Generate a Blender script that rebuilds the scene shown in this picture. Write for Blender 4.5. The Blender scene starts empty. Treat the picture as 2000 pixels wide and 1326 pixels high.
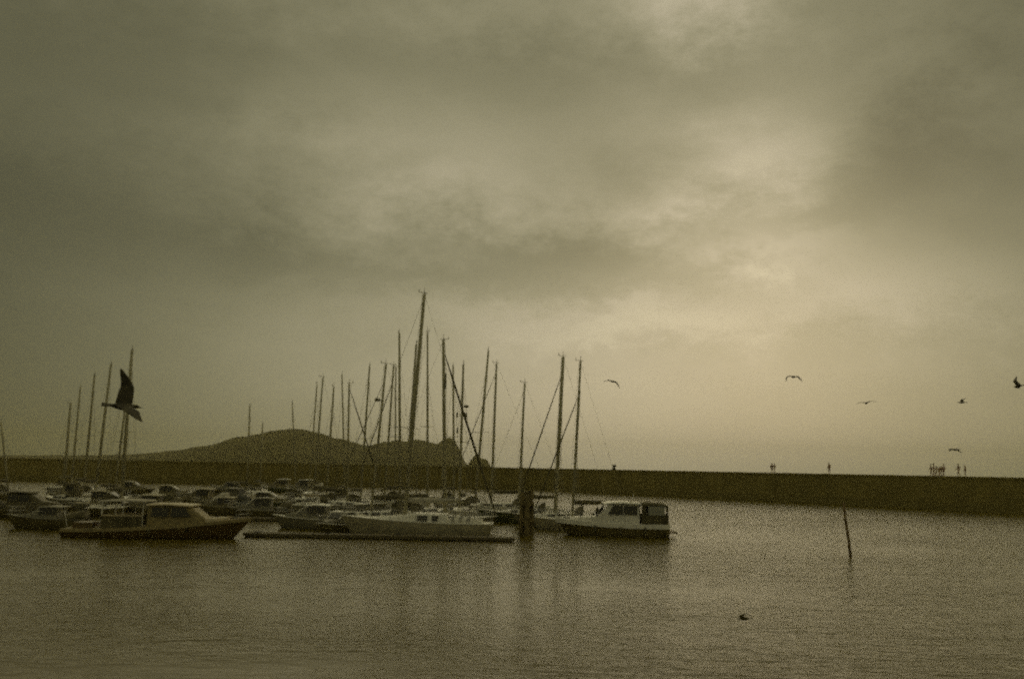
import bpy, bmesh, math, random
from mathutils import Vector, Matrix, noise

random.seed(7)
R = math.radians
S = bpy.context.scene
COL = S.collection

# ------------------------------------------------------------------ camera
FPX = 1667.0                      # focal length in pixels of the 2000 px wide photograph
EYE = 5.25                        # eye height above the harbour water
PITCH = math.atan(249.7 / FPX)
ROLL = R(1.10)
cam_rot = Matrix.Rotation(R(90) + PITCH, 3, 'X') @ Matrix.Rotation(ROLL, 3, 'Z')
cd = bpy.data.cameras.new('camera')
cd.sensor_width = 36.0
cd.lens = 36.0 * FPX / 2000.0
cd.clip_start = 0.1
cd.clip_end = 12000
cam = bpy.data.objects.new('camera', cd)
COL.objects.link(cam)
cam.matrix_world = Matrix.Translation((0, 0, EYE)) @ cam_rot.to_4x4()
S.camera = cam

# ------------------------------------------------------------------ view + render settings
S.view_settings.view_transform = 'Standard'
S.view_settings.look = 'None'
S.view_settings.exposure = 0.0
S.view_settings.gamma = 1.0
S.view_settings.use_curve_mapping = False
S.cycles.use_denoising = False
S.cycles.filter_width = 2.3
S.cycles.use_adaptive_sampling = True
S.cycles.adaptive_threshold = 1.0
S.cycles.adaptive_min_samples = 8
S.cycles.max_bounces = 6
S.cycles.volume_bounces = 0


def ray(px, py):
    """World direction through a photograph pixel."""
    return (cam_rot @ Vector(((px - 1000) / FPX, -(py - 663) / FPX, -1.0))).normalized()


def on_plane(px, py, Y):
    d = ray(px, py)
    return Vector((0, 0, EYE)) + d * (Y / d.y)


def on_z(px, py, z=0.0):
    d = ray(px, py)
    return Vector((0, 0, EYE)) + d * ((z - EYE) / d.z)


def at(px, Y, z=0.0):
    """World point at depth Y and height z that lies on the photograph's column px."""
    a = on_plane(px, 700, Y)
    b = on_plane(px, 1100, Y)
    t = (z - a.z) / (b.z - a.z)
    return a.lerp(b, t)


def azel(px, py):
    d = ray(px, py)
    return math.atan2(d.x, d.y), math.asin(d.z)


# ------------------------------------------------------------------ sky
SUN_AZ, SUN_EL = azel(1480, 560)
world = bpy.data.worlds.new('World')
S.world = world
world.use_nodes = True
nt = world.node_tree
nt.nodes.clear()
N = nt.nodes.new
LK = nt.links.new


def M(op, a, b=None, clamp=False, tree=None):
    t = tree or nt
    n = t.nodes.new('ShaderNodeMath')
    n.operation = op
    n.use_clamp = clamp
    for i, v in enumerate((a, b)):
        if v is None:
            continue
        if isinstance(v, (int, float)):
            n.inputs[i].default_value = v
        else:
            t.links.new(v, n.inputs[i])
    return n.outputs[0]


tc = N('ShaderNodeTexCoord')
sep = N('ShaderNodeSeparateXYZ')
LK(tc.outputs['Generated'], sep.inputs[0])
X, Yv, Z = sep.outputs
U = M('ARCTAN2', X, Yv)
V = M('ARCSINE', Z)
# lumpy overcast: fractal noise on the dome itself, flattened towards the horizon


def cloud_noise(scale, detail, off, rough=0.55, dist=0.2, flat=2.2, rot=8):
    mp = N('ShaderNodeMapping')
    mp.inputs['Scale'].default_value = (1, 1, flat)
    mp.inputs['Location'].default_value = off
    mp.inputs['Rotation'].default_value = (0, R(rot), 0)
    LK(tc.outputs['Generated'], mp.inputs[0])
    n = N('ShaderNodeTexNoise')
    n.inputs['Scale'].default_value = scale
    n.inputs['Detail'].default_value = detail
    n.inputs['Roughness'].default_value = rough
    n.inputs['Distortion'].default_value = dist
    LK(mp.outputs[0], n.inputs['Vector'])
    return n.outputs[0]


n1 = cloud_noise(3.2, 6, (3.1, 1.7, 0.4), 0.55)
n2 = cloud_noise(8.5, 12, (7.3, 4.4, 1.2), 0.74, 0.0, 1.8)
# ragged edges for the broad lights and darks of the deck
wob_u = M('MULTIPLY', M('SUBTRACT', n1, 0.5), 0.30)
wob_v = M('MULTIPLY', M('SUBTRACT', n2, 0.5), 0.16)
Uw = M('ADD', U, wob_u)
Vw = M('ADD', V, wob_v)


def lobe(px, py, sx, sy, amp, rot=0.0, warp=True):
    u0, v0 = azel(px, py)
    du = M('SUBTRACT', Uw if warp else U, u0)
    dv = M('SUBTRACT', Vw if warp else V, v0)
    c, s = math.cos(R(rot)), math.sin(R(rot))
    a = M('ADD', M('MULTIPLY', du, c * FPX / sx), M('MULTIPLY', dv, s * FPX / sx))
    b = M('SUBTRACT', M('MULTIPLY', dv, c * FPX / sy), M('MULTIPLY', du, s * FPX / sy))
    q = M('ADD', M('MULTIPLY', a, a), M('MULTIPLY', b, b))
    return M('MULTIPLY', M('POWER', 2.71828, M('MULTIPLY', q, -1.0)), amp)


LOBES = [
    (1230, 790, 850, 250, 0.285, 0, False),    # lit gap of sky low over the sea
    (1300, 905, 800, 75, 0.10, 0, False),      # pale band on the horizon
    (1200, 380, 950, 520, 0.085, 0, False),    # broad glow of the hidden sun through the deck
    (-120, 600, 560, 560, -0.083, 0, False),   # dark bank to the left
    (2150, 250, 330, 520, -0.06, 0, False),
    (1360, -50, 150, 100, 0.19, 0, True),      # bright break overhead
    (1515, 485, 110, 40, 0.14, -6, True),      # bright rim of cloud
    (1760, 560, 260, 80, 0.09, -10, True),
    (1250, 622, 260, 40, 0.12, 3, True),       # bright streak
    (860, 340, 190, 100, 0.10, 0, True),
    (1430, 330, 170, 95, 0.22, 12, True),
    (640, 210, 240, 80, 0.05, 0, True),
    (250, 60, 420, 130, -0.035, 0, True),
    (1150, 500, 300, 70, -0.11, 0, True),      # dark bellies
    (540, 500, 200, 75, -0.06, 0, True),
    (200, 370, 200, 90, -0.02, 0, True),
    (900, 555, 240, 30, -0.05, 0, True),
    (1720, 300, 200, 110, -0.07, 0, True),
    (1000, 140, 330, 80, -0.04, 0, True),
]
tot = None
for l in LOBES:
    v = lobe(*l)
    tot = v if tot is None else M('ADD', tot, v)
# an overcast dome brightens towards the zenith
base = M('MULTIPLY', M('ADD', tot, 0.145), M('ADD', 0.84, M('MULTIPLY', M('MAXIMUM', Z, 0.0), 0.85)))
tex = M('ADD', M('MULTIPLY', M('SUBTRACT', n1, 0.5), 0.6), M('MULTIPLY', M('SUBTRACT', n2, 0.5), 0.65))
# texture fades into the smooth low sky
fade = M('ADD', 0.25, M('MULTIPLY', M('SUBTRACT', V, 0.06), 4.0), clamp=True)
lum = M('MULTIPLY', base, M('ADD', 1.0, M('MULTIPLY', tex, fade)))
lum = M('MAXIMUM', lum, 0.03)
ramp = N('ShaderNodeValToRGB')
LK(M('MULTIPLY', lum, 2.0), ramp.inputs[0])
e = ramp.color_ramp.elements
e[0].position = 0.08
e[0].color = (1.0, 0.962, 0.495, 1)
e[1].position = 0.85
e[1].color = (1.0, 0.89, 0.60, 1)
sc = N('ShaderNodeVectorMath')
sc.operation = 'SCALE'
LK(ramp.outputs[0], sc.inputs[0])
LK(M('MULTIPLY', lum, 10.0), sc.inputs['Scale'])
sky = N('ShaderNodeTexSky')
sky.sky_type = 'NISHITA'
sky.sun_disc = False
sky.sun_elevation = SUN_EL
sky.sun_rotation = SUN_AZ
sky.dust_density = 4.0
mix = N('ShaderNodeMix')
mix.data_type = 'RGBA'
mix.inputs[0].default_value = 0.02
LK(sc.outputs[0], mix.inputs[6])
LK(sky.outputs[0], mix.inputs[7])
bg = N('ShaderNodeBackground')
bg.inputs['Strength'].default_value = 0.1
LK(mix.outputs[2], bg.inputs['Color'])
wo = N('ShaderNodeOutputWorld')
LK(bg.outputs[0], wo.inputs[0])

# ------------------------------------------------------------------ sun behind the cloud
sd = bpy.data.lights.new('sun', 'SUN')
sd.energy = 0.5
sd.angle = R(120)
sd.color = (1.0, 0.86, 0.5)
so = bpy.data.objects.new('sun', sd)
COL.objects.link(so)
sdir = Vector((math.sin(SUN_AZ) * math.cos(SUN_EL), math.cos(SUN_AZ) * math.cos(SUN_EL), math.sin(SUN_EL)))
so.rotation_euler = (-sdir).to_track_quat('-Z', 'Y').to_euler()
so.location = sdir * 50


# ------------------------------------------------------------------ materials
def material(name, col, rough=0.6, metal=0.0, var=0.15, nscale=3.0, bump=0.0, bscale=20.0, coat=0.0, dirt=None):
    m = bpy.data.materials.new(name)
    m.use_nodes = True
    t = m.node_tree
    p = t.nodes['Principled BSDF']
    p.inputs['Roughness'].default_value = rough
    p.inputs['Metallic'].default_value = metal
    p.inputs['Coat Weight'].default_value = coat
    g = t.nodes.new('ShaderNodeTexCoord')
    n = t.nodes.new('ShaderNodeTexNoise')
    n.inputs['Scale'].default_value = nscale
    n.inputs['Detail'].default_value = 5
    t.links.new(g.outputs['Object'], n.inputs['Vector'])
    r = t.nodes.new('ShaderNodeValToRGB')
    d = dirt or tuple(c * (1 - var * 2) for c in col)
    r.color_ramp.elements[0].position = 0.32
    r.color_ramp.elements[0].color = (*d, 1)
    r.color_ramp.elements[1].position = 0.68
    r.color_ramp.elements[1].color = (*[min(1, c * (1 + var)) for c in col], 1)
    t.links.new(n.outputs[0], r.inputs[0])
    t.links.new(r.outputs[0], p.inputs['Base Color'])
    if bump:
        n2 = t.nodes.new('ShaderNodeTexNoise')
        n2.inputs['Scale'].default_value = bscale
        n2.inputs['Detail'].default_value = 6
        t.links.new(g.outputs['Object'], n2.inputs['Vector'])
        b = t.nodes.new('ShaderNodeBump')
        b.inputs['Strength'].default_value = bump
        b.inputs['Distance'].default_value = 0.1
        t.links.new(n2.outputs[0], b.inputs['Height'])
        t.links.new(b.outputs[0], p.inputs['Normal'])
    return m


MAT = {
    'white': material('white_gelcoat', (0.80, 0.78, 0.70), 0.35, var=0.08, nscale=1.5, coat=0.2),
    'cream': material('cream_gelcoat', (0.55, 0.47, 0.30), 0.4, var=0.1, nscale=1.5),
    'grey': material('grey_gelcoat', (0.22, 0.205, 0.14), 0.4, var=0.12, nscale=1.5),
    'navy': material('dark_gelcoat', (0.14, 0.12, 0.05), 0.3, var=0.15, nscale=1.5, coat=0.2),
    'green': material('dark_green_paint', (0.10, 0.11, 0.045), 0.35, var=0.15, nscale=1.5),
    'black': material('dull_dark_paint', (0.12, 0.10, 0.038), 0.45, var=0.15, nscale=1.5),
    'darkwood': material('dark_stained_timber', (0.13, 0.085, 0.028), 0.4, var=0.2, nscale=4.0),
    'tan': material('tan_painted_timber', (0.27, 0.215, 0.085), 0.5, var=0.15, nscale=3.0),
    'wood': material('varnished_timber', (0.34, 0.20, 0.075), 0.35, var=0.2, nscale=4.0, coat=0.2),
    'teak': material('weathered_teak', (0.30, 0.24, 0.16), 0.7, var=0.2, nscale=6.0),
    'hazel': material('brown_gelcoat', (0.19, 0.155, 0.06), 0.4, var=0.12, nscale=1.5),
    'dull': material('dull_white_hull', (0.46, 0.42, 0.29), 0.5, var=0.12, nscale=1.5),
    'drab': material('drab_painted_cabin', (0.17, 0.145, 0.06), 0.5, var=0.12, nscale=2.0),  # painted shade on white cabin sides, also a plain drab paint
    'glass': material('dark_window_glass', (0.04, 0.035, 0.02), 0.08, var=0.1),
    'alu': material('mast_aluminium', (0.42, 0.39, 0.25), 0.6, metal=0.0, var=0.12, nscale=2.0),
    'wire': material('rigging_wire', (0.3, 0.28, 0.2), 0.6, metal=0.0, var=0.1),
    'canvas': material('dark_canvas', (0.12, 0.105, 0.05), 0.85, var=0.25, nscale=3.0, bump=0.3, bscale=8),
    'bluecanvas': material('navy_canvas', (0.09, 0.09, 0.07), 0.85, var=0.25, nscale=3.0, bump=0.3, bscale=8),
    'palecanvas': material('pale_canvas', (0.5, 0.47, 0.38), 0.85, var=0.15, nscale=3.0, bump=0.3, bscale=8),
    'clear': material('clear_vinyl_panel', (0.34, 0.34, 0.29), 0.25, var=0.1),
    'steel': material('stainless_tube', (0.42, 0.41, 0.38), 0.3, metal=0.7, var=0.08),
    'pile': material('tarred_timber', (0.19, 0.15, 0.06), 0.8, var=0.3, nscale=2.0, bump=0.5, bscale=6),
    'pole': material('weathered_pole_timber', (0.22, 0.15, 0.06), 0.8, var=0.3, nscale=3.0, bump=0.5, bscale=6),
    'deckboard': material('wet_deck_boards', (0.13, 0.105, 0.045), 0.6, var=0.25, nscale=4.0, bump=0.3, bscale=10),
    'float': material('pontoon_float', (0.15, 0.12, 0.05), 0.7, var=0.2),
    'skin': material('skin', (0.4, 0.26, 0.18), 0.6, var=0.05),
    'hair': material('dark_hair', (0.03, 0.02, 0.012), 0.7, var=0.2),
    'trousers': material('dark_trousers', (0.08, 0.075, 0.05), 0.9, var=0.2),
    'jacket': material('dark_jacket', (0.09, 0.085, 0.06), 0.9, var=0.2),
    'jacket2': material('brown_jacket', (0.09, 0.06, 0.035), 0.9, var=0.2),
    'jacket3': material('red_jacket', (0.13, 0.04, 0.03), 0.9, var=0.2),
    'gull': material('gull_plumage', (0.075, 0.065, 0.035), 0.8, var=0.25, nscale=8.0),
    'palegull': material('pale_gull_plumage', (0.24, 0.215, 0.13), 0.8, var=0.25, nscale=8.0),
    'iron': material('cast_iron', (0.03, 0.028, 0.025), 0.6, var=0.2),
    'rock': material('island_rock_and_grass', (0.05, 0.042, 0.012), 0.95, var=0.3, nscale=0.03, bump=0.6, bscale=0.12),
}


def pier_material():
    m = material('pier_masonry', (0.24, 0.195, 0.05), 0.9, var=0.12, nscale=0.35)
    t = m.node_tree
    p = t.nodes['Principled BSDF']
    g = t.nodes.new('ShaderNodeTexCoord')
    mp = t.nodes.new('ShaderNodeMapping')
    mp.inputs['Rotation'].default_value = (R(90), 0, 0)
    t.links.new(g.outputs['Object'], mp.inputs[0])
    b = t.nodes.new('ShaderNodeTexBrick')
    b.inputs['Scale'].default_value = 1.0
    b.inputs['Brick Width'].default_value = 1.3
    b.inputs['Row Height'].default_value = 0.55
    b.inputs['Mortar Size'].default_value = 0.03
    t.links.new(mp.outputs[0], b.inputs[0])
    n = t.nodes.new('ShaderNodeTexNoise')
    n.inputs['Scale'].default_value = 2.0
    n.inputs['Detail'].default_value = 6
    t.links.new(g.outputs['Object'], n.inputs['Vector'])
    h = M('ADD', M('MULTIPLY', b.outputs['Fac'], -1.0, tree=t), n.outputs[0], tree=t)
    bp = t.nodes.new('ShaderNodeBump')
    bp.inputs['Strength'].default_value = 0.7
    bp.inputs['Distance'].default_value = 0.12
    t.links.new(h, bp.inputs['Height'])
    t.links.new(bp.outputs[0], p.inputs['Normal'])
    # weed below the high-water mark
    sp = t.nodes.new('ShaderNodeSeparateXYZ')
    t.links.new(g.outputs['Object'], sp.inputs[0])
    wz = M('ADD', sp.outputs[2], M('MULTIPLY', n.outputs[0], 0.8, tree=t), tree=t)
    wf = M('MULTIPLY', M('SUBTRACT', 1.9, wz, tree=t), 2.0, clamp=True, tree=t)
    mx = t.nodes.new('ShaderNodeMix')
    mx.data_type = 'RGBA'
    t.links.new(wf, mx.inputs[0])
    old = p.inputs['Base Color'].links[0].from_socket
    t.links.new(old, mx.inputs[6])
    mx.inputs[7].default_value = (0.19, 0.155, 0.04, 1)
    t.links.new(mx.outputs[2], p.inputs['Base Color'])
    return m


def water_material():
    m = bpy.data.materials.new('harbour_water')
    m.use_nodes = True
    t = m.node_tree
    p = t.nodes['Principled BSDF']
    p.inputs['Base Color'].default_value = (0.095, 0.074, 0.006, 1)
    p.inputs['Roughness'].default_value = 0.2
    p.inputs['IOR'].default_value = 1.333
    p.inputs['Specular IOR Level'].default_value = 0.32
    g = t.nodes.new('ShaderNodeTexCoord')

    def wave(sx, sy, rot, detail, off):
        mp = t.nodes.new('ShaderNodeMapping')
        mp.inputs['Scale'].default_value = (sx, sy, 1)
        mp.inputs['Rotation'].default_value = (0, 0, R(rot))
        mp.inputs['Location'].default_value = off
        t.links.new(g.outputs['Object'], mp.inputs[0])
        n = t.nodes.new('ShaderNodeTexNoise')
        n.inputs['Scale'].default_value = 1.0
        n.inputs['Detail'].default_value = detail
        n.inputs['Distortion'].default_value = 0.4
        t.links.new(mp.outputs[0], n.inputs['Vector'])
        return n.outputs[0]
    a = wave(0.30, 0.75, 14, 4, (0, 0, 0))
    b = wave(1.1, 3.2, -22, 3, (4, 9, 0))
    c = wave(0.035, 0.07, 8, 3, (2, 5, 0))     # gust patches
    gust = M('MULTIPLY', M('SUBTRACT', c, 0.22, tree=t), 2.4, clamp=True, tree=t)
    h = M('MULTIPLY', M('ADD', a, M('MULTIPLY', b, 0.5, tree=t), tree=t), gust, tree=t)
    bp = t.nodes.new('ShaderNodeBump')
    bp.inputs['Strength'].default_value = 1.0
    bp.inputs['Distance'].default_value = 0.32
    t.links.new(h, bp.inputs['Height'])
    t.links.new(bp.outputs[0], p.inputs['Normal'])
    return m


MAT['pier'] = pier_material()
MAT['water'] = water_material()


# ------------------------------------------------------------------ object helpers
def link(name, bm, mat, parent=None, smooth=False):
    me = bpy.data.meshes.new(name)
    bmesh.ops.recalc_face_normals(bm, faces=bm.faces)
    bm.to_mesh(me)
    bm.free()
    mats = mat if isinstance(mat, (list, tuple)) else [mat]
    for k in mats:
        me.materials.append(MAT[k] if isinstance(k, str) else k)
    if smooth:
        for p in me.polygons:
            p.use_smooth = True
    o = bpy.data.objects.new(name, me)
    COL.objects.link(o)
    if parent:
        o.parent = parent
    return o


def share(name, mesh, parent):
    o = bpy.data.objects.new(name, mesh)
    COL.objects.link(o)
    o.parent = parent
    return o


def thing(name, label, cat, loc=(0, 0, 0), rz=0.0, group=None):
    o = bpy.data.objects.new(name, None)
    o.empty_display_size = 0.3
    COL.objects.link(o)
    o.location = loc
    o.rotation_euler = (0, 0, rz)
    o['label'] = label
    o['category'] = cat
    if group:
        o['group'] = group
    return o


def tag(o, label, cat, group=None):
    o['label'] = label
    o['category'] = cat
    if group:
        o['group'] = group
    return o


def structure(o):
    o['kind'] = 'structure'
    return o


def box(bm, c, s, rot=None):
    r = bmesh.ops.create_cube(bm, size=1.0)
    mt = Matrix.Translation(c)
    if rot is not None:
        mt = mt @ rot.to_4x4()
    mt = mt @ Matrix.Diagonal((s[0], s[1], s[2], 1))
    bmesh.ops.transform(bm, matrix=mt, verts=r['verts'])


def tube(bm, pts, rad, n=6, cap=True):
    """A tube along a polyline; rad a number or one per point."""
    pts = [Vector(p) for p in pts]
    if isinstance(rad, (int, float)):
        rad = [rad] * len(pts)
    rings = []
    for i, p in enumerate(pts):
        d = (pts[min(i + 1, len(pts) - 1)] - pts[max(i - 1, 0)]).normalized()
        q = d.to_track_quat('Z', 'Y')
        rings.append([bm.verts.new(p + q @ Vector((math.cos(2 * math.pi * k / n) * rad[i], math.sin(2 * math.pi * k / n) * rad[i], 0))) for k in range(n)])
    for a, b in zip(rings, rings[1:]):
        for k in range(n):
            bm.faces.new((a[k], a[(k + 1) % n], b[(k + 1) % n], b[k]))
    if cap:
        bm.faces.new(rings[0][::-1])
        bm.faces.new(rings[-1])


def loft(bm, rings, closed=True, caps=True):
    vs = [[bm.verts.new(p) for p in r] for r in rings]
    n = len(vs[0])
    for a, b in zip(vs, vs[1:]):
        for k in range(n if closed else n - 1):
            bm.faces.new((a[k], a[(k + 1) % n], b[(k + 1) % n], b[k]))
    if caps:
        bm.faces.new(vs[0][::-1])
        bm.faces.new(vs[-1])
    return vs


# ------------------------------------------------------------------ water, haze, island, pier
bm = bmesh.new()
bmesh.ops.create_grid(bm, x_segments=20, y_segments=20, size=1.0)
bmesh.ops.scale(bm, vec=(2100, 1120, 1), verts=bm.verts)
bmesh.ops.translate(bm, vec=(0, 1060, 0), verts=bm.verts)
water = structure(link('water', bm, 'water'))

ISLE_Y = 1500.0
PROFILE = [(-420, 889), (-200, 888), (0, 889), (120, 889), (230, 888.5), (280, 886.5), (330, 883), (380, 876), (420, 869), (450, 862), (475, 853), (498, 848), (522, 844),
           (548, 839), (575, 837), (600, 839.5), (622, 846), (645, 853), (668, 858), (690, 863), (712, 870), (735, 870), (755, 865), (770, 862), (792, 862),
           (812, 858), (826, 860), (840, 863), (852, 866), (858, 865), (863, 859.5), (870, 858), (888, 859), (893, 870), (898, 880), (902, 891), (907, 901), (911, 907), (917, 914)]


def interp(prof, px):
    for (x0, y0), (x1, y1) in zip(prof, prof[1:]):
        if x0 <= px <= x1:
            return y0 + (y1 - y0) * (px - x0) / (x1 - x0)
    return prof[-1][1]


def terrain(name, prof, Y, depth, step, rough, label=None):
    bm = bmesh.new()
    rows = []
    nx = int((prof[-1][0] - prof[0][0]) / step) + 1
    ts = [-1.0, -0.8, -0.62, -0.45, -0.3, -0.17, -0.07, 0.0, 0.1, 0.25, 0.5, 0.8, 1.0]
    for i in range(nx):
        px = prof[0][0] + i * step
        top = on_plane(px, interp(prof, px), Y)
        h = max(top.z, 0.0) + 1.5
        if h > 12:
            h += noise.fractal(Vector((px * 0.07, 3.1, 0)), 0.9, 2.2, 5) * rough * min(1.0, (h - 12) / 10)
        col = []
        for t in ts:
            y = Y + t * depth * 0.5
            s = (1 - abs(t) ** 1.5) ** 0.8 if abs(t) < 1 else 0.0
            wob = noise.fractal(Vector((px * 0.03, t * 3.0, 1.7)), 1.0, 2.0, 4) * 0.12 * h * (0 if t == 0 else 1)
            x = top.x * (1 + 0.0 * t)
            col.append(bm.verts.new((x, y, -1.5 + (h * s + wob * s) if s else -1.8)))
        rows.append(col)
    for a, b in zip(rows, rows[1:]):
        for k in range(len(ts) - 1):
            bm.faces.new((a[k], a[k + 1], b[k + 1], b[k]))
    return structure(link(name, bm, 'rock', smooth=False))


terrain('island_hill', PROFILE, ISLE_Y, 420, 2.0, 0.8)
terrain('sea_stack_rock', [(909, 914), (914, 907), (920, 897), (926, 890), (931, 886), (937, 893), (944, 896), (951, 898), (956, 906), (960, 914)], ISLE_Y - 60, 60, 1.0, 2.0)

# breakwater pier: straight masonry mole running off to the far left
pa, pb, pc = on_z(2000, 1004), on_z(1040, 955.5), on_z(-500, 929)
PIER_TOP = EYE - 0.03
PLINE = [pa + (pa - pb).normalized() * 80] + [pa.lerp(pb, i / 24) for i in range(25)] + [pb.lerp(pc, i / 40) for i in range(1, 41)]
pier = thing('breakwater_pier', 'long dark stone breakwater wall running across behind the moored boats', 'breakwater', (0, 0, 0))


def pier_rings(section, ends=0.0):
    out = []
    for i, p in enumerate(PLINE):
        d = (PLINE[min(i + 1, len(PLINE) - 1)] - PLINE[max(i - 1, 0)]).normalized()
        nrm = Vector((-d.y, d.x, 0))
        if nrm.y < 0:
            nrm = -nrm
        w = noise.noise(Vector((i * 1.7, 0, 0))) * 0.06
        q = p + (d * ends if i == 0 else -d * ends if i == len(PLINE) - 1 else Vector())
        out.append([(q.x + nrm.x * (o + w), q.y + nrm.y * (o + w), z) for o, z in section])
    return out


bm = bmesh.new()
loft(bm, pier_rings([(0.0, -2.0), (0.35, 2.4), (0.5, PIER_TOP - 0.35), (8.0, PIER_TOP - 0.35), (12.0, -2.0)]))
link('quay_wall', bm, 'pier', pier)
bm = bmesh.new()
loft(bm, pier_rings([(0.42, PIER_TOP - 0.355), (0.42, PIER_TOP), (7.9, PIER_TOP), (7.9, PIER_TOP - 0.355)], 0.1))
link('coping', bm, 'pier', pier)
pdir = (pb - pa).normalized()
pnorm = Vector((-pdir.y, pdir.x, 0))
if pnorm.y < 0:
    pnorm = -pnorm


def on_pier(px, off=0.6):
    """World point on top of the pier at photograph column px."""
    a = on_z(px, 900 + 200)
    o = Vector((0, 0, EYE))
    d = ray(px, 940)
    d2 = Vector((d.x, d.y, 0))
    p0 = pa + pnorm * off
    # intersect ray (xy) with pier line
    den = d2.x * pdir.y - d2.y * pdir.x
    t = (p0.x * pdir.y - p0.y * pdir.x) / den
    return Vector((d2.x * t, d2.y * t, PIER_TOP))


# ------------------------------------------------------------------ boat shells
def hull_rings(L, B, fb0, fb1, draft=0.45, rake=0.9, full=0.62, transom=0.7, tr_rake=0.3, n=8, st=16):
    """Half-section rings from stern to bow, each a full U from starboard to port gunwale."""
    rings = []
    for i in range(st + 1):
        t = i / st
        if t < 0.45:
            b = transom + (1 - transom) * math.sin(t / 0.45 * math.pi / 2)
        else:
            u = (t - 0.45) / 0.55
            b = (1 - u ** 2.1) ** 0.85 if u < 1 else 0.0
        b = max(b * B / 2, 0.015)
        zs = fb0 + (fb1 - fb0) * t ** 1.6 - 0.06 * math.sin(math.pi * t)
        dr = draft * (1 - max(0, (t - 0.6) / 0.4) ** 2) * (0.55 + 0.45 * min(1, t / 0.3))
        half = []
        for k in range(n + 1):
            a = k / n * math.pi / 2
            y = b * math.cos(a) ** full
            z = zs - (zs + dr) * math.sin(a) ** 1.25
            f = (z + draft) / (zs + draft)
            x = -L / 2 + t * (L - rake) + rake * f * max(0, t - 0.35) / 0.65
            if t < 0.1:
                x -= (1 - t / 0.1) * tr_rake * (1 - f)
            half.append((x, y, z))
        rings.append([(x, -y, z) for x, y, z in half] + [(x, y, z) for x, y, z in half[::-1][1:]])
    return rings


MESH_CACHE = {}


def hull_and_deck(root, L, B, fb0, fb1, hull_mat, deck_mat, **kw):
    rings = hull_rings(L, B, fb0, fb1, **kw)
    bm = bmesh.new()
    vs = loft(bm, rings, closed=False, caps=False)
    bm.faces.new(vs[0])
    h = link('hull', bm, hull_mat, root, smooth=True)
    bm = bmesh.new()
    rows = []
    for r in rings:
        (x, y, z) = r[0]
        y = abs(y)
        rows.append([bm.verts.new((x, -y * 0.985, z - 0.03)), bm.verts.new((x, -y * 0.5, z + 0.03)), bm.verts.new((x, 0, z + 0.05)),
                     bm.verts.new((x, y * 0.5, z + 0.03)), bm.verts.new((x, y * 0.985, z - 0.03))])
    for a, b in zip(rows, rows[1:]):
        for k in range(4):
            bm.faces.new((a[k], a[k + 1], b[k + 1], b[k]))
    link('deck', bm, deck_mat, root)
    # toe rail / rubbing strake each side
    for s in (-1, 1):
        bm = bmesh.new()
        tube(bm, [(r[0][0], s * abs(r[0][1]), r[0][2] + 0.02) for r in rings], 0.035, 5)
        link('toe_rail', bm, deck_mat, root)
    return rings


def sheer(rings, x):
    """(half beam, z) of the gunwale at local x."""
    for a, b in zip(rings, rings[1:]):
        if a[0][0] <= x <= b[0][0]:
            t = (x - a[0][0]) / (b[0][0] - a[0][0])
            return abs(a[0][1]) * (1 - t) + abs(b[0][1]) * t, a[0][2] * (1 - t) + b[0][2] * t
    r = rings[0] if x < rings[0][0][0] else rings[-1]
    return abs(r[0][1]), r[0][2]


def house(root, name, secs, mat, smooth=False):
    """A deckhouse: secs of (x, half_width_bottom, half_width_top, z_bottom, z_top)."""
    bm = bmesh.new()
    rings = []
    for x, wb, wt, zb, zt in secs:
        c = 0.14 * (zt - zb)
        rings.append([(x, -wb, zb), (x, -wt, zt - c), (x, -wt * 0.86, zt), (x, wt * 0.86, zt), (x, wt, zt - c), (x, wb, zb)])
    loft(bm, rings)
    return link(name, bm, mat, root, smooth)


def side_window(parent, x0, x1, w, z0, z1, s, slant=0.0, rake0=0.0, rake1=0.0, name='window'):
    """A pane set 1 cm proud of a house side: w the half width at z0, slant the inward lean up to z1."""
    bm = bmesh.new()
    o = 0.03
    pts = [(x0, w, z0), (x1, w, z0), (x1 - rake1, w - slant, z1), (x0 + rake0, w - slant, z1)]
    loft(bm, [[(x, s * (y - 0.03), z) for x, y, z in pts], [(x, s * (y + o), z) for x, y, z in pts]])
    return link(name, bm, 'glass', parent)


def canopy(parent, name, x0, x1, w, z0, z1, mat, lean=0.3):
    """A hooped canvas spray hood."""
    bm = bmesh.new()
    rings = []
    for i in range(4):
        t = i / 3
        x = x0 + (x1 - x0) * t
        zt = z0 + (z1 - z0) * (1 - (1 - t) ** 2.2 * 0.9)
        rings.append([(x - lean * math.sin(a * math.pi / 8) * 0.3, -w * math.cos(a * math.pi / 8), z0 + (zt - z0) * math.sin(a * math.pi / 8) ** 0.6) for a in range(9)])
    loft(bm, rings)
    return link(name, bm, mat, parent, True)


def rail(root, rings, L, zr=0.62, x0=None, x1=None):
    """Pulpit, stanchions and lifelines, both sides."""
    x0 = -L / 2 + 0.1 if x0 is None else x0
    x1 = L / 2 - 0.25 if x1 is None else x1
    for s in (-1, 1):
        bm = bmesh.new()
        pts = []
        n = 7
        for i in range(n):
            x = x0 + (x1 - x0) * i / (n - 1)
            b, z = sheer(rings, x)
            p = (x, s * max(b - 0.06, 0.05), z)
            q = (x, s * max(b - 0.06, 0.05), z + zr)
            tube(bm, [p, q], 0.014, 4)
            pts.append(q)
        tube(bm, pts, 0.009, 4)
        tube(bm, [(p[0], p[1], p[2] - zr * 0.45) for p in pts], 0.007, 4)
        link('guard_rail', bm, 'steel', root)


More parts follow.
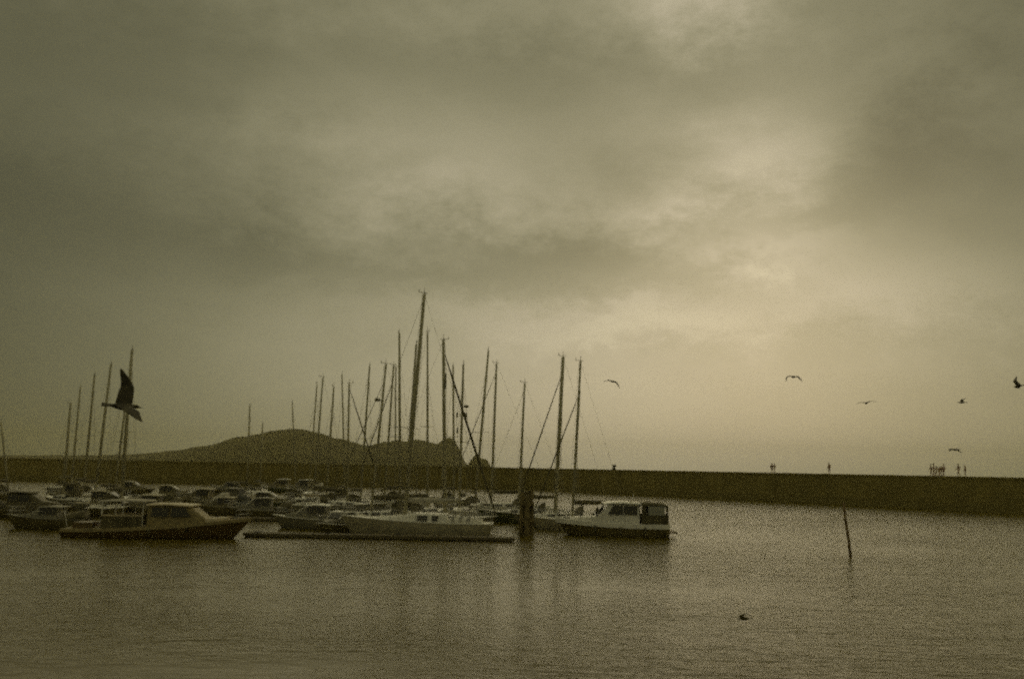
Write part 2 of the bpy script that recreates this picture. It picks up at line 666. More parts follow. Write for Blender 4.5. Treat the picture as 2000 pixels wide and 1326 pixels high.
def bow_pulpit(root, rings, L):
    b, z = sheer(rings, L / 2 - 0.9)
    bm = bmesh.new()
    for dz in (0.65, 0.35):
        tube(bm, [(L / 2 - 1.0, -b, z + dz), (L / 2 - 0.3, -0.16, z + dz + 0.04), (L / 2 + 0.02, 0, z + dz + 0.05), (L / 2 - 0.3, 0.16, z + dz + 0.04), (L / 2 - 1.0, b, z + dz)], 0.016, 5)
    for s in (-1, 1):
        tube(bm, [(L / 2 - 1.0, s * b, z), (L / 2 - 1.0, s * b, z + 0.65)], 0.016, 5)
        tube(bm, [(L / 2 - 0.35, s * 0.12, z), (L / 2 - 0.3, s * 0.16, z + 0.69)], 0.016, 5)
    link('pulpit', bm, 'steel', root)


# ------------------------------------------------------------------ sailing yachts
YACHTS = 'sailing yachts moored in the marina'


def yacht(label, top, low, Y, head, L, B, hull='white', wpx=4, deck='white', cover='canvas', jib=None, frac=0.93, hood='canvas', spreaders=1, windows=3,
          sprz=(0.45,), extras=(), backstay=True, boom=True, cab='white', boomup=0.0, name='sailing_yacht', clutter=True):
    p_top = on_plane(top[0], top[1], Y)
    p_low = on_plane(low[0], low[1], Y)
    fb0, fb1 = 0.085 * L + 0.05, 0.115 * L + 0.1
    zc = fb0 + 0.50
    k = (zc - p_low.z) / (p_top.z - p_low.z)
    p_base = p_low + (p_top - p_low) * k
    rz = R(head)
    rot = Matrix.Rotation(rz, 3, 'Z')
    xm = 0.08 * L
    loc = Vector((p_base.x, p_base.y, 0)) - rot @ Vector((xm, 0, 0))
    root = thing(name, label, 'yacht', loc, rz, YACHTS)
    inv = rot.transposed()
    T = inv @ (p_top - loc)
    Bs = inv @ (p_base - loc)
    rings = hull_and_deck(root, L, B, fb0, fb1, hull, deck, draft=0.5, rake=0.11 * L, transom=0.66, tr_rake=-0.5)
    # coachroof
    zb = fb0 - 0.05
    h = 0.50
    cabin = house(root, 'cabin', [(-0.14 * L, B * 0.30, B * 0.25, zb, zb + h + 0.06), (0.04 * L, B * 0.29, B * 0.24, zb, zb + h + 0.02),
                                  (0.20 * L, B * 0.21, B * 0.16, zb, zb + h - 0.08), (0.30 * L, B * 0.11, B * 0.07, zb, zb + 0.24)], cab)
    for i in range(windows):
        x0 = -0.12 * L + i * 0.105 * L
        for s in (-1, 1):
            side_window(cabin, x0, x0 + 0.075 * L, B * 0.29, zb + 0.17, zb + 0.40, s, slant=0.07)
    # cockpit coamings and hood
    for s in (-1, 1):
        bm = bmesh.new()
        box(bm, (-0.29 * L, s * B * 0.25, zb + 0.16), (0.28 * L, 0.16, 0.34))
        link('coaming', bm, deck, root)
    if hood:
        canopy(root, 'spray_hood', -0.09 * L, -0.185 * L, B * 0.30, zb + 0.35, zb + 1.20, hood)
    # mast, with spreaders and masthead gear as its pieces
    w = wpx * Y / FPX * 0.5
    bm = bmesh.new()
    dirv = (T - Bs).normalized()
    tube(bm, [Bs - dirv * 0.5, Bs + (T - Bs) * 0.6, T], [w, w, w * 0.78], 8)
    mast = link('mast', bm, 'alu', root, True)
    bm = bmesh.new()
    side_l = Vector((0, 1, 0))
    tube(bm, [T, T + Vector((0, 0, 0.5))], 0.02, 4)
    tube(bm, [T + Vector((-0.25, 0, 0.06)), T + Vector((0.42, 0.1, 0.1))], 0.025, 4)
    tube(bm, [T + Vector((0.42, 0.1, 0.1)), T + Vector((0.42, 0.1, 0.32))], 0.03, 4)
    link('masthead_gear', bm, 'wire', mast)
    bm = bmesh.new()
    tips = []
    for q in sprz:
        c = Bs + (T - Bs) * q
        hw = B * 0.33 * (1.15 - 0.4 * q)
        for s in (-1, 1):
            tip = c + Vector((-0.12, s * hw, 0.05))
            tips.append((q, s, tip))
            bs = bmesh.new()
            tube(bs, [c, tip], [0.035, 0.02], 5)
            link('spreader', bs, 'alu', mast)
    bm.free()
    # standing rigging
    bow = Vector((L / 2 - 0.12, 0, fb1 + 0.05))
    hd = Bs + (T - Bs) * frac
    bm = bmesh.new()
    if jib:
        n = 7
        pts = [hd.lerp(bow, i / n) for i in range(n + 1)]
        tube(bm, pts, [0.02] + [jib * (0.7 + 0.5 * math.sin(math.pi * min(1, i / n * 0.85))) for i in range(1, n)] + [jib * 0.6], 7)
        link('furled_jib', bm, cover if cover != 'palecanvas' else 'canvas', root, True)
    else:
        tube(bm, [hd, bow], 0.012, 4)
        link('forestay', bm, 'wire', root)
    if backstay:
        bm = bmesh.new()
        tube(bm, [T, (-L / 2 + 0.1, 0, fb0 + 0.1)], 0.008, 4)
        link('backstay', bm, 'wire', root)
    for s in (-1, 1):
        bm = bmesh.new()
        b, z = sheer(rings, xm - 0.3)
        ch = Vector((xm - 0.3, s * (b - 0.1), z))
        pts = [ch] + [t[2] for t in tips if t[1] == s] + [hd]
        tube(bm, pts, 0.010, 4)
        link('shroud', bm, 'wire', root)
    for s in (-1, 1):
        bm = bmesh.new()
        b, z = sheer(rings, xm - 0.75)
        lo = Bs + (T - Bs) * min(sprz)
        tube(bm, [(xm - 0.75, s * (b - 0.1), z), lo + Vector((0, s * 0.06, -0.1))], 0.009, 4)
        link('lower_shroud', bm, 'wire', root)
    bm = bmesh.new()
    tube(bm, [T + Vector((0.16, 0.05, -0.05)), Bs + Vector((0.34, 0.12, 0.2))], 0.009, 4)
    link('halyard', bm, 'wire', root)
    # boom with stowed mainsail
    if boom:
        g = Bs + dirv * 0.95
        e_ = Vector((-0.31 * L, 0.0, g.z + 0.1 + boomup))
        bm = bmesh.new()
        tube(bm, [g, e_], 0.075, 6)
        bo = link('boom', bm, 'alu', root)
        bm = bmesh.new()
        n = 6
        pts = [g.lerp(e_, 0.04 + 0.9 * i / n) + Vector((0, 0, 0.13)) for i in range(n + 1)]
        tube(bm, pts, [0.19, 0.22, 0.2, 0.18, 0.16, 0.13, 0.07], 8)
        link('sail_cover', bm, cover, bo, True)
    rail(root, rings, L)
    bow_pulpit(root, rings, L)
    for kind, a, b_ in extras:
        c = Bs + (T - Bs) * a
        if kind == 'radar':
            bm = bmesh.new()
            r = bmesh.ops.create_uvsphere(bm, u_segments=12, v_segments=8, radius=0.28)
            bmesh.ops.scale(bm, vec=(1, 1, 0.55), verts=r['verts'])
            bmesh.ops.translate(bm, vec=c + Vector((0.42, b_, 0)), verts=bm.verts)
            tube(bm, [c, c + Vector((0.42, b_, -0.1))], 0.04, 5)
            link('radar_dome', bm, 'grey', mast, True)
        elif kind == 'reflector':
            bm = bmesh.new()
            tube(bm, [c + Vector((0.1, b_, -0.35)), c + Vector((0.1, b_, 0.35))], 0.13, 8)
            link('radar_reflector', bm, 'grey', mast)
        elif kind == 'turbine':
            p = Vector((-L / 2 + 0.3, 0.6, fb0))
            tp = p + Vector((0, 0, a))
            bm = bmesh.new()
            tube(bm, [p, tp], 0.03, 5)
            tube(bm, [tp + Vector((-0.3, 0, 0)), tp + Vector((0.3, 0, 0))], [0.05, 0.1], 6)
            for q in range(3):
                an = q * 2 * math.pi / 3 + 0.4
                tube(bm, [tp + Vector((0.3, 0, 0)), tp + Vector((0.32, 0.6 * math.cos(an), 0.6 * math.sin(an)))], [0.05, 0.02], 4)
            link('wind_generator', bm, 'grey', root)
    return root


#  label, mast top px, mast low px, depth, heading, length, beam ...
yacht('large white yacht moored side-on to the pontoon with the tallest mast of all', (829, 574), (803, 866), 66, 180, 11.6, 3.7, 'dull', 8, cover='palecanvas', hood=None, sprz=(0.36, 0.66),
      frac=0.985, windows=0, cab='white')
BIG = [o for o in COL.objects if o.get('label', '').startswith('large white yacht')][0]
yacht('yacht with a stout mast and the thickest furled jib, sloping past the island cliff', (866, 664), (868, 866), 71, 4, 10.2, 3.2, 'navy', 7, jib=0.085, frac=0.94, sprz=(0.33, 0.62), extras=(('reflector', 0.78, 0.1), ('reflector', 0.74, -0.1)))
yacht('yacht just behind the motor cruiser, its dark boom end showing above the cruiser bow', (1134, 706), (1123, 912), 75, 176, 8.5, 2.8, 'dull', 5, jib=0.05, frac=0.78, sprz=(0.45, 0.80))
yacht('yacht with the taller of the two masts over the motor cruiser, heavy sloping forestay', (1100, 697), (1089, 912), 78.5, 182, 9.2, 3.0, 'grey', 7.5, jib=0.05, frac=0.9, sprz=(0.56,), boom=False)
yacht('yacht with a radar dome halfway up its mast and stays running down left', (754, 711), (738, 870), 75, 178, 9.6, 3.0, 'navy', 5, jib=0.03, frac=0.88, extras=(('radar', 0.75, 0.1),), sprz=(0.5,))
yacht('yacht whose bare mast rises against open sky over the timber dolphin', (1025, 748), (1017, 912), 84, 181, 9.4, 2.9, 'green', 4.5, frac=0.95, sprz=(0.42,))
yacht('yacht with a mast just past the sea stack, its stay crossing to the cliff', (970, 710), (962, 912), 92, 183, 12.0, 3.3, 'white', 4.5, jib=0.035, frac=0.94, sprz=(0.42,))
yacht('yacht with a furled jib sloping down to the low saddle of the island', (682, 749), (680, 862), 92, -3, 10.2, 3.0, 'grey', 4, jib=0.06, frac=0.97)
yacht('yacht with a furled jib sloping down left, its mast just past the radar dome', (769, 713), (758, 868), 106, 183, 9.8, 2.9, 'white', 4, jib=0.06, frac=0.86)
yacht('yacht over the right slope of the island summit, the taller of two close masts', (631, 737), (622, 848), 106, 177, 8.4, 2.7, 'navy', 3.6, frac=0.85)
yacht('yacht with radar and reflector on its mast, just beyond the island cliff', (905, 712), (900, 886), 84.5, 262, 9.3, 2.6, 'white', 5, extras=(('radar', 0.70, 0.5), ('reflector', 0.63, 0.4)))
yacht('yacht with a thin upright mast next right of the tallest mast', (835, 648), (835, 866), 84.5, 60, 8.8, 2.5, 'navy', 4.2, frac=0.72)
yacht('yacht with a straight upright mast, second in height left of the tallest', (780, 651), (781, 866), 84.5, 95, 8.8, 2.5, 'white', 5, frac=0.9)
yacht('yacht with the tallest mast of the group behind the flying gull', (258, 684), (243, 890), 84.5, 92, 9.4, 3.0, 'navy', 7, frac=0.95)
yacht('yacht whose mast leans right above the sea stack', (954, 685), (936, 890), 98.5, 85, 9.6, 2.8, 'grey', 4.8, frac=0.9)
yacht('yacht with the slim mast hugging the tallest mast on its left', (813, 672), (800, 866), 98.5, 270, 9.4, 2.7, 'white', 5, frac=0.92, extras=(('turbine', 5.6, 0),))
yacht('yacht with a plain mast midway between the furled jib and the radar dome', (722, 715), (712, 860), 98.5, 80, 9.4, 2.9, 'white', 4, frac=0.95)
yacht('yacht with a stay on each side of its short mast above the island shoulder', (652, 755), (645, 857), 98.5, 110, 8.8, 2.8, 'green', 4, frac=0.88)
yacht('yacht whose thin mast runs parallel just left of the one behind the gull', (251, 738), (233, 890), 98.5, 88, 8.8, 2.7, 'white', 4.5)
yacht('yacht with the lowest mast of the group beside the large gull', (138, 788), (130, 886), 98.5, 150, 8.2, 2.6, 'navy', 5)
yacht('yacht with a plain mast beside two stacked reflectors at the top of the cliff', (885, 714), (886, 868), 113, 75, 9.2, 2.8, 'white', 4, extras=(('reflector', 0.62, -0.5), ('reflector', 0.5, -0.5)), frac=0.9)
yacht('yacht with a very thin mast squeezed against the straight upright mast', (773, 716), (772, 862), 113, 92, 9.2, 2.8, 'grey', 3)
yacht('yacht with the pin-thin mast and small cross yard beside the short mast', (668, 732), (671, 860), 113, 88, 9.0, 2.8, 'white', 3, frac=0.8)
yacht('yacht with the single short mast on the island summit', (571, 788), (573, 838), 113, 97, 8.4, 2.7, 'white', 2.6)
yacht('yacht whose mast stands next left of the head of the flying gull', (217, 711), (195, 890), 113, 85, 9.2, 2.8, 'grey', 5.5)
yacht('yacht whose mast stands alone at the edge of the marina', (2, 826), (9, 890), 113, 95, 8.0, 2.6, 'black', 4, deck='grey', cab='grey')
yacht('yacht over the right slope of the island summit, the shorter of two close masts', (619, 751), (612, 846), 124, 260, 9.0, 2.8, 'cream', 3)
yacht('yacht with the left-hand mast on the island slope, bare stay beside it', (488, 793), (486, 848), 124, 75, 8.6, 2.7, 'white', 3.4)
yacht('yacht whose mast stands second left of the flying gull, thin and tall', (185, 731), (170, 890), 124, 92, 9.0, 2.8, 'white', 5)
yacht('small yacht with the stumpy mast tip just showing over the island slope', (513, 826), (512, 850), 140, 90, 7.6, 2.5, 'white', 3)
yacht('yacht with the faint thin mast third left of the flying gull', (157, 756), (145, 886), 140, 84, 8.8, 2.7, 'grey', 4)

# the big yacht has its own large deckhouse windows and cockpit gear
cab = [c for c in BIG.children if c.name.startswith('cabin')][0]
L_, B_ = 11.6, 3.7
zb_ = 0.085 * L_
house(BIG, 'deck_saloon', [(-0.20 * L_, B_ * 0.33, B_ * 0.29, zb_, zb_ + 0.72), (0.02 * L_, B_ * 0.32, B_ * 0.28, zb_, zb_ + 0.74), (0.12 * L_, B_ * 0.27, B_ * 0.2, zb_, zb_ + 0.5),
                           (0.30 * L_, B_ * 0.12, B_ * 0.08, zb_ + 0.1, zb_ + 0.36)], 'white')
ds = [c for c in BIG.children if c.name.startswith('deck_saloon')][0]
for x0, x1 in ((-0.012 * L_, -0.078 * L_), (-0.107 * L_, -0.145 * L_)):
    for s in (-1, 1):
        side_window(ds, x1, x0, B_ * 0.335, zb_ + 0.22, zb_ + 0.60, s, slant=0.10)
for x in (-0.24, -0.29, -0.34):
    for s in (-1, 1):
        bm = bmesh.new()
        tube(bm, [(x * L_, s * B_ * 0.27, zb_ + 0.2), (x * L_, s * B_ * 0.27, zb_ + 0.55)], [0.14, 0.1], 8)
        link('winch', bm, 'steel', BIG)


# ------------------------------------------------------------------ motor boats
def motor_cruiser():
    """White-topped cabin cruiser with a dark aft canopy, bow to the left."""
    Y = 70.0
    pbow, pst = at(1085, Y, 1.4), at(1302, Y, 1.2)
    L = (pst - pbow).length
    B = 3.2
    c = (pbow + pst) / 2
    root = thing('motor_cruiser', 'brown-hulled cabin cruiser with white roof and framed aft canopy', 'motor boat', (c.x, Y, 0), R(180), 'motor boats in the marina')
    rings = hull_and_deck(root, L, B, 0.98, 1.28, 'hazel', 'white', draft=0.4, rake=1.3, transom=0.9, tr_rake=0.0, full=0.45)
    z = 0.95
    for s in (-1, 1):
        bm = bmesh.new()
        pts = [(r[0][0], s * (abs(r[0][1]) + .01), r[0][2]) for r in rings]
        for p, q in zip(pts, pts[1:]):
            loft(bm, [[(u[0], u[1], u[2] - .3), (u[0], u[1] + s * .05, u[2] - .3), (u[0], u[1] + s * .02, u[2] + .02), (u[0], u[1], u[2] + .02)] for u in (p, q)])
        link('sheer_strake', bm, 'white', root)
    trunk = house(root, 'foredeck_trunk', [(-0.15 * L, B * .36, B * .33, z, z + .68), (0.12 * L, B * .33, B * .30, z, z + .62), (0.30 * L, B * .2, B * .17, z + .1, z + .5), (0.38 * L, B * .1, B * .08, z + .15, z + .36)], 'white')
    cabin = house(root, 'cabin', [(-0.235 * L, B * .40, B * .36, z, z + 1.62), (0.02 * L, B * .40, B * .36, z, z + 1.60), (0.075 * L, B * .39, B * .345, z, z + 1.1), (0.135 * L, B * .36, B * .33, z, z + .62)], 'white')
    bm = bmesh.new()
    loft(bm, [[(x, -w, zz_), (x, -w * .9, zz_ + .11), (x, w * .9, zz_ + .11), (x, w, zz_)] for x, w, zz_ in
              ((-0.25 * L, B * .41, z + 1.60), (-0.1 * L, B * .41, z + 1.67), (0.02 * L, B * .40, z + 1.63), (0.075 * L, B * .37, z + 1.52))])
    link('roof', bm, 'white', root)
    for s in (-1, 1):
        side_window(cabin, -0.215 * L, -0.10 * L, B * .395, z + .78, z + 1.48, s, slant=.06)
        side_window(cabin, -0.09 * L, 0.045 * L, B * .395, z + .78, z + 1.48, s, slant=.06, rake1=.45)
    for s in (-1, 0, 1):
        bm = bmesh.new()
        a = B * .19
        loft(bm, [[(0.128 * L, s * a * 1.2 - a * .5, z + .72), (0.128 * L, s * a * 1.2 + a * .5, z + .72), (0.07 * L, s * a * 1.1 + a * .45, z + 1.45), (0.07 * L, s * a * 1.1 - a * .45, z + 1.45)],
                  [(0.150 * L, s * a * 1.2 - a * .5, z + .75), (0.150 * L, s * a * 1.2 + a * .5, z + .75), (0.092 * L, s * a * 1.1 + a * .45, z + 1.48), (0.092 * L, s * a * 1.1 - a * .45, z + 1.48)]])
        link('windscreen', bm, 'glass', cabin)
    # aft canopy: hoops, canvas lower screens, clear panels and roof
    can = bpy.data.objects.new('aft_canopy', None)
    COL.objects.link(can)
    can.parent = root
    xa, xb = -0.255 * L, -0.49 * L
    w = B * .42
    bm = bmesh.new()
    loft(bm, [[(x, -w, zt - .16), (x, -w * .82, zt), (x, w * .82, zt), (x, w, zt - .16), (x, w * .95, zt - .22), (x, -w * .95, zt - .22)] for x, zt in ((xa, z + 1.68), ((xa + xb) / 2, z + 1.72), (xb + .25, z + 1.66), (xb, z + 1.55))])
    link('canvas_roof', bm, 'canvas', can, True)
    for s in (-1, 1):
        bm = bmesh.new()
        box(bm, ((xa + xb) / 2, s * w, z + .36), (xa - xb, .05, .84))
        link('canvas_screen', bm, 'canvas', can)
        bm = bmesh.new()
        box(bm, ((xa + xb) / 2 - .1, s * w, z + 1.14), ((xa - xb) * .62, .03, .7))
        link('clear_panel', bm, 'clear', can)
        for x in (xa - .12, xb + .1):
            bm = bmesh.new()
            box(bm, (x, s * w, z + 1.1), (.26 if x > -0.4 * L else .16, .06, .9))
            link('canvas_strip', bm, 'canvas', can)
    bm = bmesh.new()
    box(bm, (xb + .02, 0, z + .4), (.05, w * 1.9, .85))
    link('canvas_screen', bm, 'canvas', can)
    # swim platform, stub mast, fenders, flag staff
    bm = bmesh.new()
    box(bm, (-L / 2 - .3, 0, .38), (.7, B * .8, .1))
    link('swim_platform', bm, 'teak', root)
    bm = bmesh.new()
    tube(bm, [(-0.2 * L, 0, z + 1.7), (-0.2 * L, 0, z + 2.35)], .03, 6)
    tube(bm, [(-0.2 * L, -.3, z + 2.1), (-0.2 * L, .3, z + 2.1)], .02, 6)
    link('signal_mast', bm, 'white', root)
    for x in (0.16, -0.06, -0.28):
        b, zz_ = sheer(rings, x * L)
        bm = bmesh.new()
        tube(bm, [(x * L, b + .12, zz_ - .15), (x * L, b + .13, zz_ - .22), (x * L, b + .13, zz_ - .68), (x * L, b + .12, zz_ - .75)], [.05, .12, .12, .05], 8)
        link('fender', bm, 'grey', root, True)
    rail(root, rings, L, .7, x0=-0.1 * L, x1=L / 2 - .2)
    bow_pulpit(root, rings, L)


motor_cruiser()


def timber_cruiser():
    Y = 60.5
    pst, pbow = at(138, Y, .8), at(490, Y, 1.2)
    L = (pbow - pst).length
    B = 3.1
    c = (pst + pbow) / 2
    root = thing('timber_motor_cruiser', 'long low timber motor cruiser with tan wheelhouse, canopied aft deck and raised pointed bow', 'motor boat', (c.x, Y, 0), R(2.5), 'motor boats in the marina')
    rings = hull_and_deck(root, L, B, 0.56, 1.42, 'darkwood', 'tan', draft=.35, rake=1.5, transom=.78, tr_rake=0.0, full=.5)
    for s in (-1, 1):
        bm = bmesh.new()
        pts = [(r[0][0], s * (abs(r[0][1]) + .01), r[0][2]) for r in rings]
        for p, q in zip(pts, pts[1:]):
            loft(bm, [[(u[0], u[1], u[2] - .17), (u[0], u[1] + s * .05, u[2] - .17), (u[0], u[1] + s * .02, u[2] + .03), (u[0], u[1], u[2] + .03)] for u in (p, q)])
        link('sheer_strake', bm, 'tan', root)
    z = .74
    cabin = house(root, 'wheelhouse', [(-0.55, B * .37, B * .33, z - .15, z + 1.5), (2.1, B * .36, B * .31, z, z + 1.48), (2.95, B * .33, B * .28, z, z + .85), (3.3, B * .3, B * .25, z, z + .6)], 'tan')
    bm = bmesh.new()
    loft(bm, [[(x, -w, q), (x, -w * .9, q + .09), (x, w * .9, q + .09), (x, w, q)] for x, w, q in ((-.7, B * .37, z + 1.49), (.8, B * .37, z + 1.53), (2.35, B * .34, z + 1.44))])
    link('roof', bm, 'cream', root)
    for s in (-1, 1):
        side_window(cabin, -.3, .85, B * .36, z + .75, z + 1.36, s, slant=.05)
        side_window(cabin, 1.0, 2.35, B * .355, z + .75, z + 1.36, s, slant=.06, rake1=.4)
    house(root, 'fore_cabin', [(3.1, B * .3, B * .26, z + .05, z + .62), (4.7, B * .17, B * .13, z + .25, z + .74)], 'cream')
    # aft deck under a pale awning roof on posts, with dark side screens
    bm = bmesh.new()
    loft(bm, [[(x, -w, q), (x, -w * .8, q + .12), (x, w * .8, q + .12), (x, w, q)] for x, w, q in ((-3.9, B * .37, 2.38), (-2.4, B * .39, 2.46), (-.8, B * .38, 2.42))])
    aw = link('awning', bm, 'palecanvas', root, True)
    for x in (-3.6, -2.2, -.85):
        for s in (-1, 1):
            bm = bmesh.new()
            tube(bm, [(x, s * B * .37, .55), (x, s * B * .36, 2.4)], .05 if x < -3 else .03, 6)
            link('awning_post', bm, 'white', aw)
    for s in (-1, 1):
        bm = bmesh.new()
        box(bm, (-2.25, s * B * .385, 1.0), (2.7, .04, .95))
        link('side_screen', bm, 'canvas', root)
        bm = bmesh.new()
        box(bm, (-2.25, s * B * .39, 1.53), (2.7, .06, .12))
        link('screen_rail', bm, 'cream', root)
    bm = bmesh.new()
    box(bm, (-5.0, 0, .75), (1.3, B * .5, .5))
    link('engine_box', bm, 'darkwood', root)
    bm = bmesh.new()
    tube(bm, [(-6.3, 0, .5), (-6.6, 0, 1.7)], .025, 5)
    link('ensign_staff', bm, 'white', root)
    for x in (-3.2, -.2, 2.2):
        b, zz_ = sheer(rings, x)
        bm = bmesh.new()
        tube(bm, [(x, -b - .1, zz_ - .1), (x, -b - .13, zz_ - .18), (x, -b - .13, zz_ - .5), (x, -b - .1, zz_ - .56)], [.04, .1, .1, .04], 8)
        link('fender', bm, 'drab', root, True)
    bow_pulpit(root, rings, L)


timber_cruiser()


def sedan(label, px, Y, head, L, B, hull='white', cabm='white', roof=1.25, win=2, name='motor_boat', screen=True, covered=None, z=.75):
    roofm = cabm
    if cabm == 'white':  # shade put into colour: cabin sides darker than roof, dimmer to the left
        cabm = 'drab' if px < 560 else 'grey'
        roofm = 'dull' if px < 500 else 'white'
    p = at(px, Y, 0)
    root = thing(name, label, 'motor boat', (p.x, Y, 0), R(head), 'motor boats in the marina')
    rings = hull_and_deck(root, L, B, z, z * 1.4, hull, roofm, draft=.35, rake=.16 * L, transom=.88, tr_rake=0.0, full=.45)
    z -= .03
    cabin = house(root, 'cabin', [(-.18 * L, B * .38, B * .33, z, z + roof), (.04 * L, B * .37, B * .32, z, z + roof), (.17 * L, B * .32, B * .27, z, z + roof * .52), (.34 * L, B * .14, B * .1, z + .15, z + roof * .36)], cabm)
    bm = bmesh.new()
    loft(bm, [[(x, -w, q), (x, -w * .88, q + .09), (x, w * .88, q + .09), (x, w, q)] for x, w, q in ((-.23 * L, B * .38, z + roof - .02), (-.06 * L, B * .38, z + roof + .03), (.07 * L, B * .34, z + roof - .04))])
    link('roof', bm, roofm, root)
    for s in (-1, 1):
        for i in range(win):
            x0 = -.16 * L + i * .2 * L / win * 1.15
            side_window(cabin, x0, x0 + .2 * L / win, B * .375, z + roof * .5, z + roof * .9, s, slant=.05, rake1=.1 if i == win - 1 else 0)
    if screen:
        for s in (-1, 1):
            bm = bmesh.new()
            tube(bm, [(.17 * L, s * B * .3, z + roof * .52), (.05 * L, s * B * .33, z + roof + .02)], .045, 5)
            link('screen_pillar', bm, 'white', cabin)
        bm = bmesh.new()
        loft(bm, [[(.158 * L, -B * .24, z + roof * .6), (.158 * L, B * .24, z + roof * .6), (.07 * L, B * .26, z + roof * .93), (.07 * L, -B * .26, z + roof * .93)],
                  [(.170 * L, -B * .24, z + roof * .62), (.170 * L, B * .24, z + roof * .62), (.082 * L, B * .26, z + roof * .95), (.082 * L, -B * .26, z + roof * .95)]])
        link('windscreen', bm, 'glass', cabin)
    if covered:
        canopy(root, 'cockpit_cover', -.19 * L, -.46 * L, B * .4, z + .02, z + roof * .8, covered)
    bow_pulpit(root, rings, L)
    rail(root, rings, L, .55, x0=-.05 * L, x1=L / 2 - .3)
    return root


sedan('motor boat with raked pale windscreen and dark cockpit cover behind the pontoon', 610, 71.5, 180, 6.6, 2.5, 'grey', 'white', 1.15, 2, covered='canvas')
sedan('small motor boat with pale screen pillars at the bow of the big yacht', 664, 67.5, 236, 5.0, 2.2, 'navy', 'white', 1.0, 1, covered='palecanvas', z=.6)
sedan('motor boat with a long pale roof, under the mast behind the large gull', 206, 91, 5, 6.8, 2.6, 'grey', 'white', 1.25, 3)
sedan('motor boat with a pale roof tucked in under the lowest mast beyond the gull', 137, 108, 172, 6.2, 2.5, 'navy', 'white', 1.3, 2)
sedan('motor boat with a white hood behind the wheelhouse of the timber cruiser', 392, 101, 178, 6.4, 2.5, 'navy', 'white', 1.35, 2, covered='palecanvas')
sedan('low motor boat with a white foredeck over the bow of the timber cruiser', 432, 88, 184, 6.0, 2.4, 'drab', 'white', .95, 2, covered='bluecanvas')
sedan('distant motor boat with a sloping white foredeck below the island slope', 548, 158, 190, 7.6, 2.8, 'green', 'white', 1.6, 2)
sedan('distant motor boat with a rounded white canopy below the island summit', 592, 150, 170, 7.0, 2.8, 'navy', 'white', 1.7, 2, covered='palecanvas')
sedan('grey motor boat with a white roof before the far breakwater, apart from the masts', 330, 118, 12, 6.6, 2.5, 'grey', 'white', 1.2, 2)
sedan('added dark covered motor boat darkening the dim edge of the marina', 52, 78, 10, 8.0, 2.9, 'black', 'black', 1.5, 2, covered='canvas', screen=False)  # invented boat, put in to darken bright water at the edge
sedan('added dark low motor boat with a canvas cover, darkening the dim end', 90, 66, 184, 6.0, 2.4, 'black', 'grey', .9, 1, covered='canvas', screen=False)  # second invented boat, its dark hull fills an otherwise bright corner


sedan('dark motor boat with a grey wheelhouse lying beyond the bow of the timber cruiser', 505, 83, 186, 6.4, 2.5, 'black', 'grey', 1.15, 2, covered='canvas')
sedan('green motor boat with a white cabin lying behind the grey wheelhouse boat', 520, 99, 8, 6.6, 2.5, 'green', 'white', 1.2, 2, covered='bluecanvas')
sedan('grey motor boat stern-on under the left mast of the island slope', 462, 111, 75, 6.2, 2.4, 'grey', 'grey', 1.2, 2, covered='canvas')
sedan('dark motor boat with a pale roof beyond the wheelhouse of the timber cruiser', 285, 84, 182, 6.8, 2.5, 'black', 'white', 1.2, 2, covered='canvas')
sedan('distant dark motor boat with grey cabin close under the far breakwater', 450, 140, 176, 7.2, 2.6, 'black', 'grey', 1.3, 2, covered='canvas')
sedan('distant dark motor boat with a white foredeck under the rising end of the island', 255, 132, 4, 7.2, 2.6, 'navy', 'white', 1.3, 2, covered='canvas')

# ------------------------------------------------------------------ pontoon, dolphin, pole
def pontoon(label, px0, px1, Y, w):
    a, b = at(px0, Y), at(px1, Y)
    L = b.x - a.x
    root = thing('floating_pontoon', label, 'pontoon', ((a.x + b.x) / 2, Y, 0), 0)
    bm = bmesh.new()
    n = int(L / 0.6)
    for s in (-1, 1):
        box(bm, (0, s * (w / 2 - .05), .20), (L, .1, .2))
    link('edge_beam', bm, 'deckboard', root)
    nb = 40
    me = None
    for i in range(nb):
        wd = L / nb
        if me is None:
            bm = bmesh.new()
            box(bm, (0, 0, 0), (wd - .05, w - .22, .06))
            o = link('deck_board', bm, 'deckboard', root)
            me = o.data
        else:
            o = share('deck_board', me, root)
        o.location = (-L / 2 + (i + .5) * wd, 0, .27 + random.uniform(-.008, .008))
    for i in range(int(L / 3.2)):
        bm = bmesh.new()
        box(bm, (-L / 2 + 1.6 + i * 3.2, 0, -.12), (3.0, w - .3, .56))
        link('float', bm, 'float', root)
    for i in range(int(L / 5)):
        bm = bmesh.new()
        x = -L / 2 + 1.0 + i * 5
        tube(bm, [(x - .2, -w / 2 + .15, .38), (x + .2, -w / 2 + .15, .38)], .04, 6)
        tube(bm, [(x, -w / 2 + .15, .27), (x, -w / 2 + .15, .39)], .05, 6)
        link('cleat', bm, 'iron', root)


pontoon('dark floating plank pontoon along the front of the big white yacht', 480, 1005, 62.8, 1.4)

pontoon('dark floating pontoon between the rows of boats behind the timber cruiser', 300, 700, 79.5, 1.6)
pontoon('distant dark floating pontoon between the back rows of boats', 220, 720, 118.5, 1.8)

